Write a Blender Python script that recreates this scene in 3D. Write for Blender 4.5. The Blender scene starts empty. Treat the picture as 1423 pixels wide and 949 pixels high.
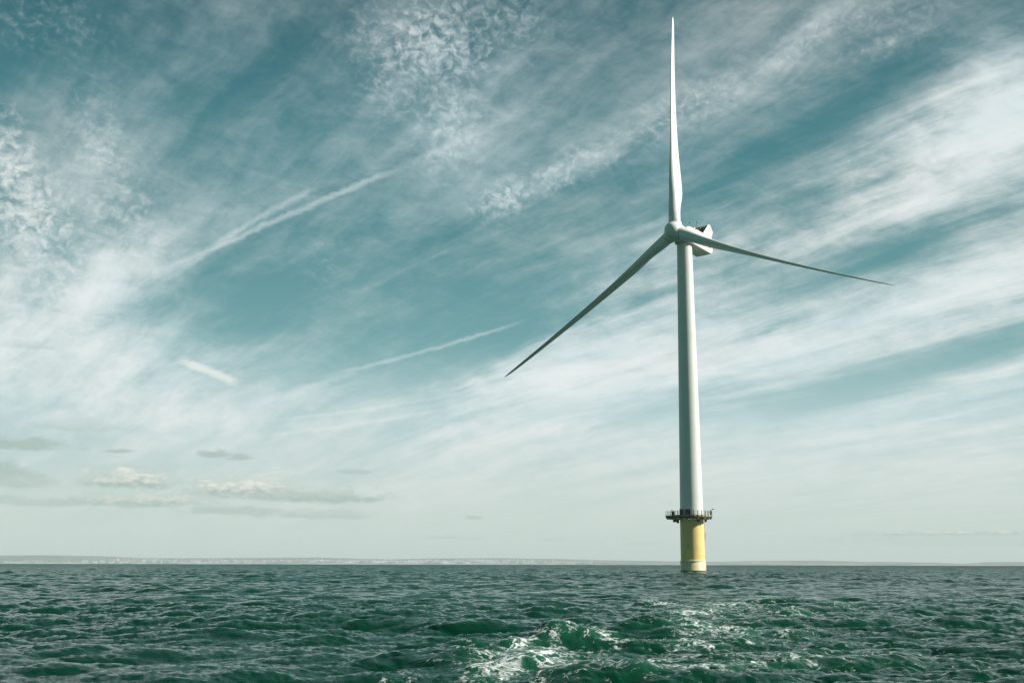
import bpy, bmesh, math, random
import numpy as np
from mathutils import Vector, Matrix

random.seed(7)
R = math.radians
C = bpy.context.scene
COL = C.collection

# ------------------------------------------------------------------ camera
EYE = 1.8
cam_d = bpy.data.cameras.new('camera')
cam_d.sensor_width = 36.0
cam_d.lens = 36.0 * 1610 / 1423
cam_d.clip_start = 0.1
cam_d.clip_end = 80000
cam = bpy.data.objects.new('camera', cam_d)
COL.objects.link(cam)
_p, _r = R(10.84), 0.0021
_f = Vector((0, math.cos(_p), math.sin(_p)))
_u = Vector((0, -math.sin(_p), math.cos(_p)))
_x = Vector((1, 0, 0))
_x2 = _x * math.cos(_r) + _u * math.sin(_r)
_u2 = -_x * math.sin(_r) + _u * math.cos(_r)
m = Matrix((_x2, _u2, -_f)).transposed().to_4x4()
m.translation = Vector((0, 0, EYE))
cam.matrix_world = m
C.camera = cam

# ------------------------------------------------------------------ exposure
C.view_settings.view_transform = 'Standard'
C.view_settings.look = 'None'
C.view_settings.exposure = 0.5
C.view_settings.gamma = 1.0
C.view_settings.use_curve_mapping = False
C.cycles.volume_bounces = 0
C.cycles.max_bounces = 4

# ------------------------------------------------------------------ sun
SUN_EL = 35.0
SUN_AZ = 99.0                       # clockwise from +Y (the view direction)
sd = bpy.data.lights.new('sun', 'SUN')
sd.energy = 5.0
sd.angle = R(0.53)
sd.color = (1.0, 0.965, 0.90)
sun = bpy.data.objects.new('sun', sd)
COL.objects.link(sun)
sv = Vector((math.sin(R(SUN_AZ)) * math.cos(R(SUN_EL)), math.cos(R(SUN_AZ)) * math.cos(R(SUN_EL)), math.sin(R(SUN_EL))))
sun.rotation_euler = sv.to_track_quat('Z', 'Y').to_euler()


# ------------------------------------------------------------------ node helper
def lin(r, g, b):
    f = lambda c: (c / 255 / 12.92) if c / 255 <= 0.04045 else ((c / 255 + 0.055) / 1.055) ** 2.4
    return (f(r), f(g), f(b), 1.0)


class G:
    """tiny expression helper around one node tree"""
    def __init__(s, nt):
        s.nt = nt
        s.n = nt.nodes

    def put(s, sock, v):
        if hasattr(v, 'is_output'):
            s.nt.links.new(v, sock)
        else:
            sock.default_value = v

    def m(s, op, *a, clamp=False):
        n = s.n.new('ShaderNodeMath'); n.operation = op; n.use_clamp = clamp
        for i, v in enumerate(a): s.put(n.inputs[i], v)
        return n.outputs[0]

    def add(s, a, b): return s.m('ADD', a, b)
    def sub(s, a, b): return s.m('SUBTRACT', a, b)
    def mul(s, a, b): return s.m('MULTIPLY', a, b)

    def ss(s, v, a, b, lo=0.0, hi=1.0):
        n = s.n.new('ShaderNodeMapRange'); n.interpolation_type = 'SMOOTHSTEP'
        s.put(n.inputs['Value'], v); s.put(n.inputs['From Min'], a); s.put(n.inputs['From Max'], b)
        s.put(n.inputs['To Min'], lo); s.put(n.inputs['To Max'], hi)
        return n.outputs['Result']

    def vec(s, x, y, z=0.0):
        n = s.n.new('ShaderNodeCombineXYZ')
        s.put(n.inputs[0], x); s.put(n.inputs[1], y); s.put(n.inputs[2], z)
        return n.outputs[0]

    def sep(s, v):
        n = s.n.new('ShaderNodeSeparateXYZ'); s.put(n.inputs[0], v)
        return n.outputs[0], n.outputs[1], n.outputs[2]

    def vm(s, op, a, b=None):
        n = s.n.new('ShaderNodeVectorMath'); n.operation = op
        s.put(n.inputs[0], a)
        if b is not None:
            s.put(n.inputs['Scale' if op == 'SCALE' else 1], b)
        return n.outputs['Value'] if op == 'LENGTH' else n.outputs[0]

    def noise(s, v, scale=1.0, detail=2.0, rough=0.5, dist=0.0, col=False):
        n = s.n.new('ShaderNodeTexNoise')
        s.put(n.inputs['Vector'], v); s.put(n.inputs['Scale'], scale); s.put(n.inputs['Detail'], detail)
        s.put(n.inputs['Roughness'], rough); s.put(n.inputs['Distortion'], dist)
        return n.outputs['Color' if col else 'Fac']

    def local(s, v, cx, cy, rx, ry, rot=0.0):
        n = s.n.new('ShaderNodeMapping'); n.vector_type = 'TEXTURE'
        s.put(n.inputs['Vector'], v)
        n.inputs['Location'].default_value = (cx, cy, 0)
        n.inputs['Rotation'].default_value = (0, 0, R(rot))
        n.inputs['Scale'].default_value = (rx, ry, 1)
        return n.outputs[0]

    def blob(s, v, cx, cy, rx, ry, rot=0.0, k=1.0):
        q = s.vm('LENGTH', s.local(v, cx, cy, rx, ry, rot))
        return s.ss(q, 0.0, 1.6, k, 0.0)

    def mix(s, f, a, b, blend='MIX'):
        n = s.n.new('ShaderNodeMix'); n.data_type = 'RGBA'; n.blend_type = blend
        s.put(n.inputs[0], f); s.put(n.inputs[6], a); s.put(n.inputs[7], b)
        return n.outputs[2]

    def ramp(s, v, stops, interp='LINEAR'):
        n = s.n.new('ShaderNodeValToRGB'); s.put(n.inputs[0], v)
        n.color_ramp.interpolation = interp
        e = n.color_ramp.elements
        while len(e) < len(stops): e.new(0.5)
        for el, (p, c) in zip(e, stops):
            el.position = p; el.color = c
        return n.outputs[0]

    def curve(s, v, pts):
        """v in 0..1 -> 0..1"""
        n = s.n.new('ShaderNodeFloatCurve'); s.put(n.inputs['Value'], v)
        c = n.mapping.curves[0]
        c.points[0].location = pts[0]; c.points[1].location = pts[-1]
        for p in pts[1:-1]: c.points.new(*p)
        n.mapping.update()
        return n.outputs[0]


# ------------------------------------------------------------------ sky
W = bpy.data.worlds.new('World'); C.world = W; W.use_nodes = True
W.cycles.sampling_method = 'MANUAL'; W.cycles.sample_map_resolution = 512
nt = W.node_tree; nt.nodes.clear(); g = G(nt)
geo = g.n.new('ShaderNodeTexCoord')
dx, dy, dz = g.sep(geo.outputs['Generated'])
az = g.mul(g.m('ARCTAN2', dx, dy), 57.29578)
el = g.mul(g.m('ARCSINE', dz), 57.29578)
AE = g.vec(az, el)


def after(prev):
    """the same direction, but only known once prev is: keeps the shader's stack small"""
    return g.vec(g.m('MULTIPLY_ADD', prev, 1e-9, az), el)


elc = g.m('MAXIMUM', el, 0.0)

nish = g.n.new('ShaderNodeTexSky'); nish.sky_type = 'NISHITA'; nish.sun_disc = False
nish.sun_elevation = R(SUN_EL); nish.sun_rotation = R(SUN_AZ); nish.dust_density = 1.5
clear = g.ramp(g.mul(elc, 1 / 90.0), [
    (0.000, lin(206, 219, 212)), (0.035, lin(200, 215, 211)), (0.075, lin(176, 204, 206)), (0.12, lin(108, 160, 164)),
    (0.18, lin(72, 132, 138)), (0.235, lin(62, 121, 129)), (0.28, lin(46, 102, 112)), (0.38, lin(34, 76, 82)), (1.0, lin(20, 50, 58))])  # top stops, above the view, darkened to lower the fill light
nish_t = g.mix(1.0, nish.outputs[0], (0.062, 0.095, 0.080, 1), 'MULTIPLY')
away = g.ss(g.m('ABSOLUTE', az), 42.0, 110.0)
clear = g.mix(g.mul(away, 0.62), clear, lin(44, 92, 96))  # unseen sky beside and behind the camera darkened to cut fill light
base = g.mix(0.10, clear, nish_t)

# cloud-sheet coordinates: parallel streaks of a high layer, drawn together towards one point of the horizon
q = g.m('DIVIDE', 1.0, g.add(g.m('MAXIMUM', dz, 0.0), 0.10))
px_ = g.mul(dx, q); py_ = g.mul(dy, q)
sx, sy = math.sin(R(-33)), math.cos(R(-33))
along = g.add(g.mul(px_, sx), g.mul(py_, sy))
across = g.sub(g.mul(px_, sy), g.mul(py_, sx))
P0 = g.vec(along, across)
pa = g.add(along, g.mul(g.sub(g.noise(P0, 0.9, 2, 0.5), 0.5), 0.35))
pc = g.add(across, g.mul(g.sub(g.noise(g.vec(across, along, 5.0), 0.7, 2, 0.45), 0.5), 0.30))
n_str = g.noise(g.vec(g.mul(pa, 0.72), g.mul(pc, 3.3), 3.1), 1.5, 6, 0.58, 0.3)
n_fin = g.noise(g.vec(g.mul(pa, 2.2), g.mul(pc, 7.0), 9.1), 2.2, 7, 0.66, 0.5)
n_mot = g.noise(g.vec(g.add(az, g.mul(el, 0.5)), g.mul(el, 1.9), 6.0), 0.55, 8, 0.66, 0.4)
n_big = g.noise(g.vec(g.mul(pa, 0.6), g.mul(pc, 1.3), 1.7), 1.3, 4, 0.55)
n_cell = g.noise(g.vec(az, g.mul(el, 1.15), 4.0), 0.55, 5, 0.62)

# edge of the broad sheet that fills the lower right
bx = g.m('MULTIPLY', g.add(az, 30.0), 1 / 60.0, clamp=True)
edge_el = g.mul(g.curve(bx, [(0.0, 0.05), (0.0577, 0.0837), (0.3354, 0.1510), (0.4102, 0.2232), (0.4573, 0.2773), (0.5172, 0.3785), (0.5841, 0.4483), (0.6511, 0.5149), (0.7232, 0.5653), (0.7830, 0.6407), (0.8473, 0.7092), (0.9220, 0.7773), (0.9929, 0.7964), (1.0, 0.9)]), 30.0)
edge = g.add(g.sub(edge_el, el), g.add(g.mul(g.sub(n_str, 0.5), 9.0), g.mul(g.sub(n_cell, 0.5), 4.5)))
sheet = g.ss(edge, -1.2, 3.2)

cov = g.add(g.mul(sheet, 0.35), 0.075)
for (cx, cy), (rx, ry), rot, k in [
    ((-23.32, 10.07), (7.5, 4.4), 0, .50), ((-18.26, 10.42), (6.5, 3.6), -20, .22), ((-13.64, 12.23), (4.6, 1.7), 12, -.30), ((-4.07, 13.45), (5.0, 2.3), 24, -.20),
    ((0.31, 12.07), (3.6, 1.6), 28, -.20), ((-12.70, 6.55), (8, 2.4), 5, .28), ((-7.46, 4.74), (6, 2.4), 5, .18), ((-16.55, 15.31), (5.5, 1.5), 33, .16),
    ((17.39, 8.33), (7.0, 0.85), 13, -.65), ((18.73, 14.53), (4.5, 1.0), 12, -.50), ((7.80, 7.75), (5.0, 0.7), 14, -.35), ((23.21, 9.85), (3.0, 0.8), 10, -.3),
    ((13.23, 13.17), (3.0, 1.6), 10, -.22), ((22.32, 19.14), (5.0, 3.6), 28, .34), ((24.43, 21.42), (3.5, 2.8), 28, .34), ((13.10, 10.05), (6.5, 1.4), 16, .28),
    ((17.16, 16.34), (6.0, 1.5), 18, .28), ((1.75, 8.51), (5.0, 2.6), 22, .22), ((6.77, 9.17), (4.5, 1.6), 16, .26), ((22.18, 12.73), (4.0, 1.2), 14, .22),
    ((13.56, 4.86), (9, 1.8), 5, .22), ((-8.63, 20.29), (8, 2.6), 25, .07), ((-21.50, 23.68), (8, 3.5), 0, -.12), ((-15.21, 22.17), (6, 1.2), 30, -.08),
    ((6.27, 20.76), (7.5, 1.1), 22, .22), ((12.95, 23.08), (5, 1.2), 28, .16), ((-2.73, 23.57), (4, 4), 60, .13), ((-21.33, 17.20), (3.2, 5), 25, .12),
    ((15.30, 20.21), (7, 1.0), 26, -.14), ((12.44, 19.59), (7, 0.9), 28, -.14)]:
    cov = g.add(cov, g.blob(after(cov), cx, cy, rx, ry, rot, k))

nn = g.add(g.mul(g.sub(n_str, 0.5), 1.25), g.add(g.mul(g.sub(n_fin, 0.5), 0.62), g.add(g.mul(g.sub(n_mot, 0.5), 0.62), g.mul(g.sub(n_big, 0.5), 0.4))))
amp = g.ss(cov, 0.0, 0.55, 0.68, 1.02)
cir = g.add(cov, g.mul(nn, amp))
cir = g.ss(cir, -0.20, 1.02)
cir = g.mul(g.mul(cir, g.ss(el, 0.3, 4.0, 0.25, 1.0)), g.mul(g.ss(el, 27.0, 42.0, 1.0, 0.15), g.sub(1.0, away)))  # clouds thinned overhead and removed behind the camera, also to cut fill

# patches of small puffs
wv = g.vec(g.add(az, g.mul(g.sub(g.noise(AE, 1.1, 3, 0.6), 0.5), 1.1)), g.add(el, g.mul(g.sub(g.noise(g.vec(el, az, 3.0), 1.1, 3, 0.5), 0.5), 0.8)))
puff_n = g.noise(g.vm('MULTIPLY', wv, (1.0, 1.25, 1.0)), 2.1, 5, 0.58)
vor = g.n.new('ShaderNodeTexVoronoi'); vor.feature = 'SMOOTH_F1'; g.put(vor.inputs['Vector'], wv)
vor.inputs['Scale'].default_value = 3.1; vor.inputs['Smoothness'].default_value = 0.7
puff = g.add(g.mul(puff_n, 0.98), g.add(g.add(0.02, g.mul(g.sub(0.40, vor.outputs['Distance']), 0.28)), g.mul(g.sub(n_mot, 0.5), 0.3)))
pm = None
for (cx, cy), (rx, ry), rot, k in [
    ((-4.27, 25.21), (4.2, 2.4), 0, .95), ((-3.27, 21.51), (2.1, 3.2), -5, .80), ((-0.48, 26.27), (3.0, 1.8), 0, .55), ((-6.11, 23.13), (2.2, 1.8), 0, .6),
    ((-0.44, 17.90), (1.9, 1.0), 25, 1.0), ((2.91, 19.28), (3.6, 1.0), 24, .75), ((9.26, 21.99), (4.4, 1.2), 24, .62), ((15.19, 24.85), (3.6, 0.9), 32, .55),
    ((-24.51, 17.79), (1.4, 2.6), 15, 1.15), ((-23.45, 15.65), (2.2, 3.0), 25, 1.1), ((-21.66, 12.86), (2.4, 3.0), 25, .8),
    ((-20.48, 18.95), (1.8, 3.2), 22, .62), ((-19.28, 16.08), (2.2, 3.2), 30, .62), ((-23.54, 24.31), (4, 1.5), 0, .35), ((19.43, 25.32), (3, 0.8), 0, .4), ((19.00, 24.09), (3, 0.8), 10, .4),
    ((-9.33, 14.35), (1.2, 1.6), 0, .3)]:
    b = g.blob(AE if pm is None else after(pm), cx, cy, rx, ry, rot, k)
    pm = b if pm is None else g.m('MAXIMUM', pm, b)
pd = g.mul(g.ss(g.add(puff, g.mul(pm, 0.20)), 0.43, 0.98), g.m('MINIMUM', pm, 1.0))
pd = g.mul(pd, 0.88)

# thin trails
trail = None
for (cx, cy), (L, wd), rot, bend, k in [
    ((-13.31, 16.15), (4.6, 0.13), 34, -0.35, .34), ((-11.39, 16.69), (7.4, 0.12), 26, -0.10, .38), ((-2.70, 20.66), (4.2, 0.16), 24, 0.0, .26),
    ((-4.39, 10.32), (5.6, 0.08), 16, 0.10, .36), ((-10.36, 8.35), (3.8, 0.14), 20, 0.0, .24), ((-8.21, 6.58), (5.0, 0.08), 9, 0.1, .34), ((-7.53, 7.37), (5.2, 0.07), 9, 0.1, .28),
    ((15.55, 24.98), (3.2, 0.45), 32, 0.0, .22),
    ((18.90, 1.11), (6.0, 0.10), 2, 0.0, .0)]:
    if k == 0: continue
    lx, ly, _ = g.sep(g.local(after(pd) if trail is None else after(trail), cx, cy, L, L, rot))
    ly = g.mul(g.sub(ly, g.mul(g.mul(lx, lx), bend * 0.2)), L / wd)
    ly = g.add(ly, g.mul(g.sub(n_cell, 0.5), 2.2))
    ly2 = g.add(ly, g.mul(g.sub(puff_n, 0.5), 3.0))
    t = g.mul(g.ss(g.m('ABSOLUTE', ly2), 0.0, 2.0, k, 0.0), g.ss(g.m('ABSOLUTE', lx), 0.55, 1.05, 1.0, 0.0))
    t = g.mul(t, g.ss(n_fin, 0.25, 0.6, 0.5, 1.15))
    trail = t if trail is None else g.m('MAXIMUM', trail, t)

f_all = g.sub(1.0, g.mul(g.mul(g.sub(1.0, cir), g.sub(1.0, pd)), g.sub(1.0, trail)))
warm = g.ss(n_big, 0.3, 0.7)
c_hi = g.mix(warm, lin(216, 230, 233), lin(240, 242, 240))
c_cl = g.mix(g.ss(el, 1.0, 9.0), lin(212, 221, 215), c_hi)
sky = g.mix(g.mul(f_all, 0.94), base, c_cl)

# low cumulus banks near the horizon
open_, litv = 1.0, 0.0
cn = g.noise(g.vec(g.mul(az, 0.8), g.mul(el, 2.0), 7.0), 1.35, 6, 0.58)
cn2 = g.noise(g.vec(g.mul(az, 1.2), g.mul(el, 2.6), 2.0), 2.0, 3, 0.48)
for (cx, cy), (rx, ry), lit, op in [
    ((-23.10, 5.21), (2.1, .40), .0, .75), ((-23.90, 3.92), (1.3, .55), .0, .7), ((-23.12, 3.49), (1.9, .38), .25, .55), ((-18.80, 5.10), (.70, .14), .0, .65),
    ((-14.45, 5.06), (.75, .24), .05, .75), ((-13.17, 4.92), (.65, .22), .0, .70), ((-18.17, 3.72), (2.2, .60), .9, .95), ((-13.07, 3.41), (2.6, .68), 1.0, .92),
    ((-9.49, 3.08), (3.2, .42), .30, .85), ((-7.79, 4.35), (.7, .14), .1, .5), ((-17.47, 2.77), (3.2, .42), .75, .8), ((-21.85, 2.65), (2.4, .30), .15, .5),
    ((-13.19, 2.39), (2.3, .28), .10, .6), ((-9.11, 2.26), (2.9, .28), .55, .55), ((-1.86, 2.17), (.45, .12), .1, .55),
    ((-2.63, 1.23), (1.2, .11), 1.0, .55), ((6.25, 0.96), (.9, .10), 1.0, .5), ((2.00, 1.17), (.7, .08), 1.0, .35), ((20.76, 1.03), (5.2, .42), .55, .25), ((20.78, 1.39), (4.2, .15), 1.0, .8),
    ((-23.14, 9.76), (1.1, .28), 1.0, .35), ((-20.70, 6.13), (1.9, .35), 1.0, .35)]:
    lx, ly, _ = g.sep(g.local(after(f_all) if isinstance(litv, float) else after(litv), cx, cy, rx, ry))
    lyf = g.mul(g.m('MAXIMUM', ly, g.mul(ly, -1.9)), 1.0)          # flat base
    rr = g.m('SQRT', g.add(g.mul(lx, lx), g.mul(lyf, lyf)))
    dn = g.add(g.sub(1.0, rr), g.mul(g.sub(cn, 0.5), 2.4))
    dn = g.mul(g.ss(dn, -0.35, 0.55), min(1, op * 1.15))
    hl = g.mul(g.ss(g.add(ly, g.mul(g.sub(cn2, 0.5), 2.2)), -0.6, 0.9), lit)
    open_ = g.mul(open_, g.sub(1.0, dn))
    litv = g.add(litv, g.mul(g.sub(hl, litv), dn))
sky = g.mix(g.sub(1.0, open_), sky, g.mix(litv, lin(166, 186, 179), lin(232, 234, 224)))
# a separate bright wisp
lx, ly, _ = g.sep(g.local(AE, -14.85, 8.96, 1.75, 1.75, -19))
ly = g.mul(g.sub(ly, g.mul(g.sub(1.0, g.mul(lx, lx)), 0.05)), 1.0)
wsp = g.mul(g.ss(g.add(g.m('ABSOLUTE', ly), g.mul(g.sub(cn2, 0.5), 0.16)), 0.03, 0.17, 1, 0), g.ss(g.m('ABSOLUTE', lx), 0.5, 1.0, 1, 0))
sky = g.mix(g.mul(wsp, 0.85), sky, lin(226, 234, 230))
below = g.ss(el, -1.2, -0.2)
sky = g.mix(below, lin(20, 62, 52), sky)
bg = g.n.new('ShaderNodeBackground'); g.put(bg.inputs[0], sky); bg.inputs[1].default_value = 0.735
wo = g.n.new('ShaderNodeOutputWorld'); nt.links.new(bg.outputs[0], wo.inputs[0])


# ------------------------------------------------------------------ materials
def material(name, rgb, rough=0.5, metal=0.0, var=0.06, vscale=0.6, bump=0.0, bscale=20, streak=0.0, streak_col=(0.25, 0.2, 0.12)):
    mt = bpy.data.materials.new(name); mt.use_nodes = True
    gg = G(mt.node_tree); b = gg.n['Principled BSDF']
    tc = gg.n.new('ShaderNodeTexCoord').outputs['Object']
    n = gg.noise(tc, vscale, 5, 0.6)
    lo = tuple(c * (1 - var) for c in rgb) + (1,); hi = tuple(min(1, c * (1 + var)) for c in rgb) + (1,)
    c = gg.mix(gg.ss(n, 0.3, 0.7), lo, hi)
    if streak:
        s = gg.noise(gg.vm('MULTIPLY', tc, (2.6, 2.6, 0.10)), 1.0, 5, 0.65)
        c = gg.mix(gg.mul(gg.ss(s, 0.56, 0.80), streak), c, streak_col + (1,))
    gg.put(b.inputs['Base Color'], c)
    gg.put(b.inputs['Roughness'], gg.ss(n, 0.2, 0.8, rough * 0.85, min(1, rough * 1.15)))
    b.inputs['Metallic'].default_value = metal
    if bump:
        bn = gg.n.new('ShaderNodeBump'); bn.inputs['Strength'].default_value = bump
        gg.put(bn.inputs['Height'], gg.noise(tc, bscale, 4)); gg.put(b.inputs['Normal'], bn.outputs[0])
    return mt


M_white = material('tower_paint', (0.70, 0.72, 0.66), 0.42, streak=0.30, streak_col=(0.50, 0.50, 0.42), vscale=0.25, var=0.03)
M_blade = material('blade_gelcoat', (0.70, 0.72, 0.66), 0.34, vscale=0.15, var=0.03)
M_nac = material('nacelle_paint', (0.70, 0.72, 0.66), 0.4, streak=0.08, vscale=0.5, var=0.04)
M_yellow = material('yellow_marine_paint', (0.84, 0.61, 0.23), 0.5, streak=0.16, streak_col=(0.42, 0.27, 0.10), var=0.05, vscale=0.5)
M_pale = material('splash_zone_paint', (0.68, 0.60, 0.34), 0.55, streak=0.25, streak_col=(0.35, 0.32, 0.14), var=0.08, vscale=1.2)
M_steel = material('galvanised_steel', (0.20, 0.21, 0.19), 0.55, 0.4, var=0.2, vscale=2)
M_dark = material('dark_grating', (0.045, 0.055, 0.045), 0.7, var=0.2, vscale=3)
M_black = material('black_opening', (0.02, 0.02, 0.02), 0.6)
M_algae = material('algae_band', (0.05, 0.09, 0.03), 0.7, var=0.4, vscale=3, bump=0.3)
M_red = material('aviation_lamp', (0.35, 0.04, 0.03), 0.3)


# ------------------------------------------------------------------ object helpers
def mesh_obj(name, verts, faces, mat=None, parent=None, smooth=False, mats=None, fmat=None):
    me = bpy.data.meshes.new(name)
    me.from_pydata([tuple(v) for v in verts], [], [tuple(f) for f in faces])
    me.update()
    for mm in (mats or ([mat] if mat else [])): me.materials.append(mm)
    if fmat:
        for p, k in zip(me.polygons, fmat): p.material_index = k
    if smooth: me.shade_smooth()
    o = bpy.data.objects.new(name, me); COL.objects.link(o)
    if parent: o.parent = parent
    return o


def bm_obj(name, bm, mat, parent=None, smooth=False, auto=None):
    bmesh.ops.recalc_face_normals(bm, faces=bm.faces)
    me = bpy.data.meshes.new(name); bm.to_mesh(me); bm.free()
    me.materials.append(mat)
    if smooth:
        me.shade_smooth()
        if auto: me.set_sharp_from_angle(angle=R(auto))
    o = bpy.data.objects.new(name, me); COL.objects.link(o)
    if parent: o.parent = parent
    return o


def tag(o, label=None, cat=None, group=None, kind=None):
    if label: o['label'] = label
    if cat: o['category'] = cat
    if group: o['group'] = group
    if kind: o['kind'] = kind
    return o


def frame(c, ax, ay, az_):
    mtx = Matrix((ax, ay, az_)).transposed().to_4x4(); mtx.translation = c
    return mtx


def box(bm, c, ax, ay, az_, sx, sy, sz, bevel=0.0):
    r = bmesh.ops.create_cube(bm, size=1.0)
    vs = r['verts']
    for v in vs: v.co = Vector((v.co.x * sx, v.co.y * sy, v.co.z * sz))
    if bevel:
        es = list({e for v in vs for e in v.link_edges})
        rb = bmesh.ops.bevel(bm, geom=es, offset=bevel, segments=2, affect='EDGES', profile=0.5)
        vs = list({v for f in rb['faces'] for v in f.verts} | {v for v in vs if v.is_valid})
    bmesh.ops.transform(bm, matrix=frame(Vector(c), Vector(ax), Vector(ay), Vector(az_)), verts=vs)


def lathe(bm, prof, seg=64, mtx=None, caps=True):
    """prof: (radius, height) list, around z"""
    rings = []
    for r, z in prof:
        ring = [bm.verts.new((r * math.cos(2 * math.pi * k / seg), r * math.sin(2 * math.pi * k / seg), z)) for k in range(seg)]
        rings.append(ring)
    for a, b in zip(rings, rings[1:]):
        for k in range(seg):
            bm.faces.new((a[k], a[(k + 1) % seg], b[(k + 1) % seg], b[k]))
    if caps:
        bm.faces.new(rings[0][::-1]); bm.faces.new(rings[-1])
    if mtx is not None:
        bmesh.ops.transform(bm, matrix=mtx, verts=[v for r in rings for v in r])


def tube(bm, pts, r, seg=8, closed=False):
    pts = [Vector(p) for p in pts]; n = len(pts); rings = []
    for i, p in enumerate(pts):
        if closed: t = (pts[(i + 1) % n] - pts[i - 1]).normalized()
        else: t = (pts[min(i + 1, n - 1)] - pts[max(i - 1, 0)]).normalized()
        up = Vector((0, 0, 1)) if abs(t.z) < 0.9 else Vector((1, 0, 0))
        a = t.cross(up).normalized(); b = t.cross(a)
        rings.append([bm.verts.new(p + a * r * math.cos(2 * math.pi * k / seg) + b * r * math.sin(2 * math.pi * k / seg)) for k in range(seg)])
    for i in range(n if closed else n - 1):
        A, B = rings[i], rings[(i + 1) % n]
        for k in range(seg): bm.faces.new((A[k], A[(k + 1) % seg], B[(k + 1) % seg], B[k]))
    if not closed:
        bm.faces.new(rings[0][::-1]); bm.faces.new(rings[-1])


X, Y, Z = Vector((1, 0, 0)), Vector((0, 1, 0)), Vector((0, 0, 1))
EARTH = 6371000.0

# ------------------------------------------------------------------ sea
rng = np.random.default_rng(11)


def wave_tile(N, L, lmin, lmax, peak, wdir, spread, std, seed, slope=3.2):
    """random-phase sea patch: height and the sideways pull that sharpens the crests"""
    rg = np.random.default_rng(seed)
    k1 = np.fft.fftfreq(N, L / N) * 2 * np.pi
    kx, ky = np.meshgrid(k1, k1)
    k = np.hypot(kx, ky); k[0, 0] = 1e9
    lam = 2 * np.pi / k
    kp = 2 * np.pi / peak
    S = k ** (-slope) * np.exp(-0.8 * (kp / k) ** 2)
    S *= 1 / (1 + np.exp(-(lam - lmin) / (0.15 * lmin))) * 1 / (1 + np.exp((lam - lmax) / (0.15 * lmax)))
    cosd = (kx * math.cos(wdir) + ky * math.sin(wdir)) / k
    S *= 0.025 + np.abs(cosd) ** spread
    Hk = np.sqrt(S) * (rg.normal(size=(N, N)) + 1j * rg.normal(size=(N, N)))
    h = np.real(np.fft.ifft2(Hk))
    a = std / h.std()
    Dx = np.real(np.fft.ifft2(1j * kx / k * Hk)) * a
    Dy = np.real(np.fft.ifft2(1j * ky / k * Hk)) * a
    return h * a, Dx, Dy, L


def sample(tile, x, y, rot=0.0):
    c, s = math.cos(rot), math.sin(rot)
    h, Dx, Dy, L = tile; N = h.shape[0]
    u = ((x * c + y * s) / L * N) % N; v = ((-x * s + y * c) / L * N) % N
    i0 = np.floor(u).astype(int); j0 = np.floor(v).astype(int); fu = u - i0; fv = v - j0
    fu = fu * fu * (3 - 2 * fu) * 0.3 + fu * 0.7; fv = fv * fv * (3 - 2 * fv) * 0.3 + fv * 0.7
    i0 %= N; j0 %= N; i1 = (i0 + 1) % N; j1 = (j0 + 1) % N
    out = []
    for F in (h, Dx, Dy):
        out.append((F[j0, i0] * (1 - fu) + F[j0, i1] * fu) * (1 - fv) + (F[j1, i0] * (1 - fu) + F[j1, i1] * fu) * fv)
    hh, a, b = out
    return hh, a * c - b * s, a * s + b * c


TA = wave_tile(1024, 331.0, 4.0, 60.0, 11.0, R(78), 2.5, 0.085, 1)
TB = wave_tile(512, 67.0, 0.7, 6.5, 3.0, R(100), 4.0, 0.050, 2, 3.1)
TC = wave_tile(512, 11.7, 0.10, 1.3, 0.8, R(88), 3.0, 0.0125, 3, 2.8)

# radial and angular spacing: fine where the water is seen from close, coarser outwards
rr = [0.6]
while rr[-1] < 12: rr.append(rr[-1] + 0.15)
while rr[-1] < 7000: rr.append(rr[-1] + max(0.035, 0.0031 * rr[-1]))
while rr[-1] < 30000: rr.append(rr[-1] * 1.03)
rr = np.array(rr)
fine = np.arange(-27, 27.001, 0.055)
mid = np.arange(27.4, 60, 0.4)
coarse = np.arange(62, 180, 3.0)
aa = np.radians(np.concatenate([-coarse[::-1], -mid[::-1], fine, mid, coarse, [180.0]]))
nr, na = len(rr), len(aa)
RR, AA = np.meshgrid(rr, aa, indexing='ij')
x0 = RR * np.sin(AA); y0 = RR * np.cos(AA)
dA = np.gradient(aa)[None, :] * RR
dR = np.gradient(rr)[:, None] + 0 * RR
res = np.maximum(dA, dR)
lmask = lambda lo: np.clip(1.5 - res / lo, 0, 1)
hA, xA, yA = sample(TA, x0, y0, 0.0)
hA2, xA2, yA2 = sample(TA, x0 + 57, y0 - 91, R(31))
grow = 1.0 + 0.5 * np.clip((RR - 60) / 300, 0, 1)
wA = np.clip(2.2 - res / 6.0, 0.0, 1) * grow
hB, xB, yB = sample(TB, x0, y0, R(7))
hC, xC, yC = sample(TC, x0, y0, R(-12))
wB, wC = lmask(1.0) * grow, lmask(0.25)
gust = 0.75 + 0.5 * (sample(TA, x0 * 0.21, y0 * 0.21, 1.0)[0] / 0.085 * 0.5 + 0.5).clip(0, 1)
CH = 1.25
H = wA * (0.8 * hA + 0.5 * hA2) + gust * (wB * (hB + 1.2 * (hB * np.abs(hB)) ) + wC * hC * (1 + 3 * hB))
DX = wA * (0.8 * xA + 0.5 * xA2) + gust * (wB * xB + wC * xC)
DY = wA * (0.8 * yA + 0.5 * yA2) + gust * (wB * yB + wC * yC)
spots = []
r_wake = lambda cx_: cx_ > -0.5
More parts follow.
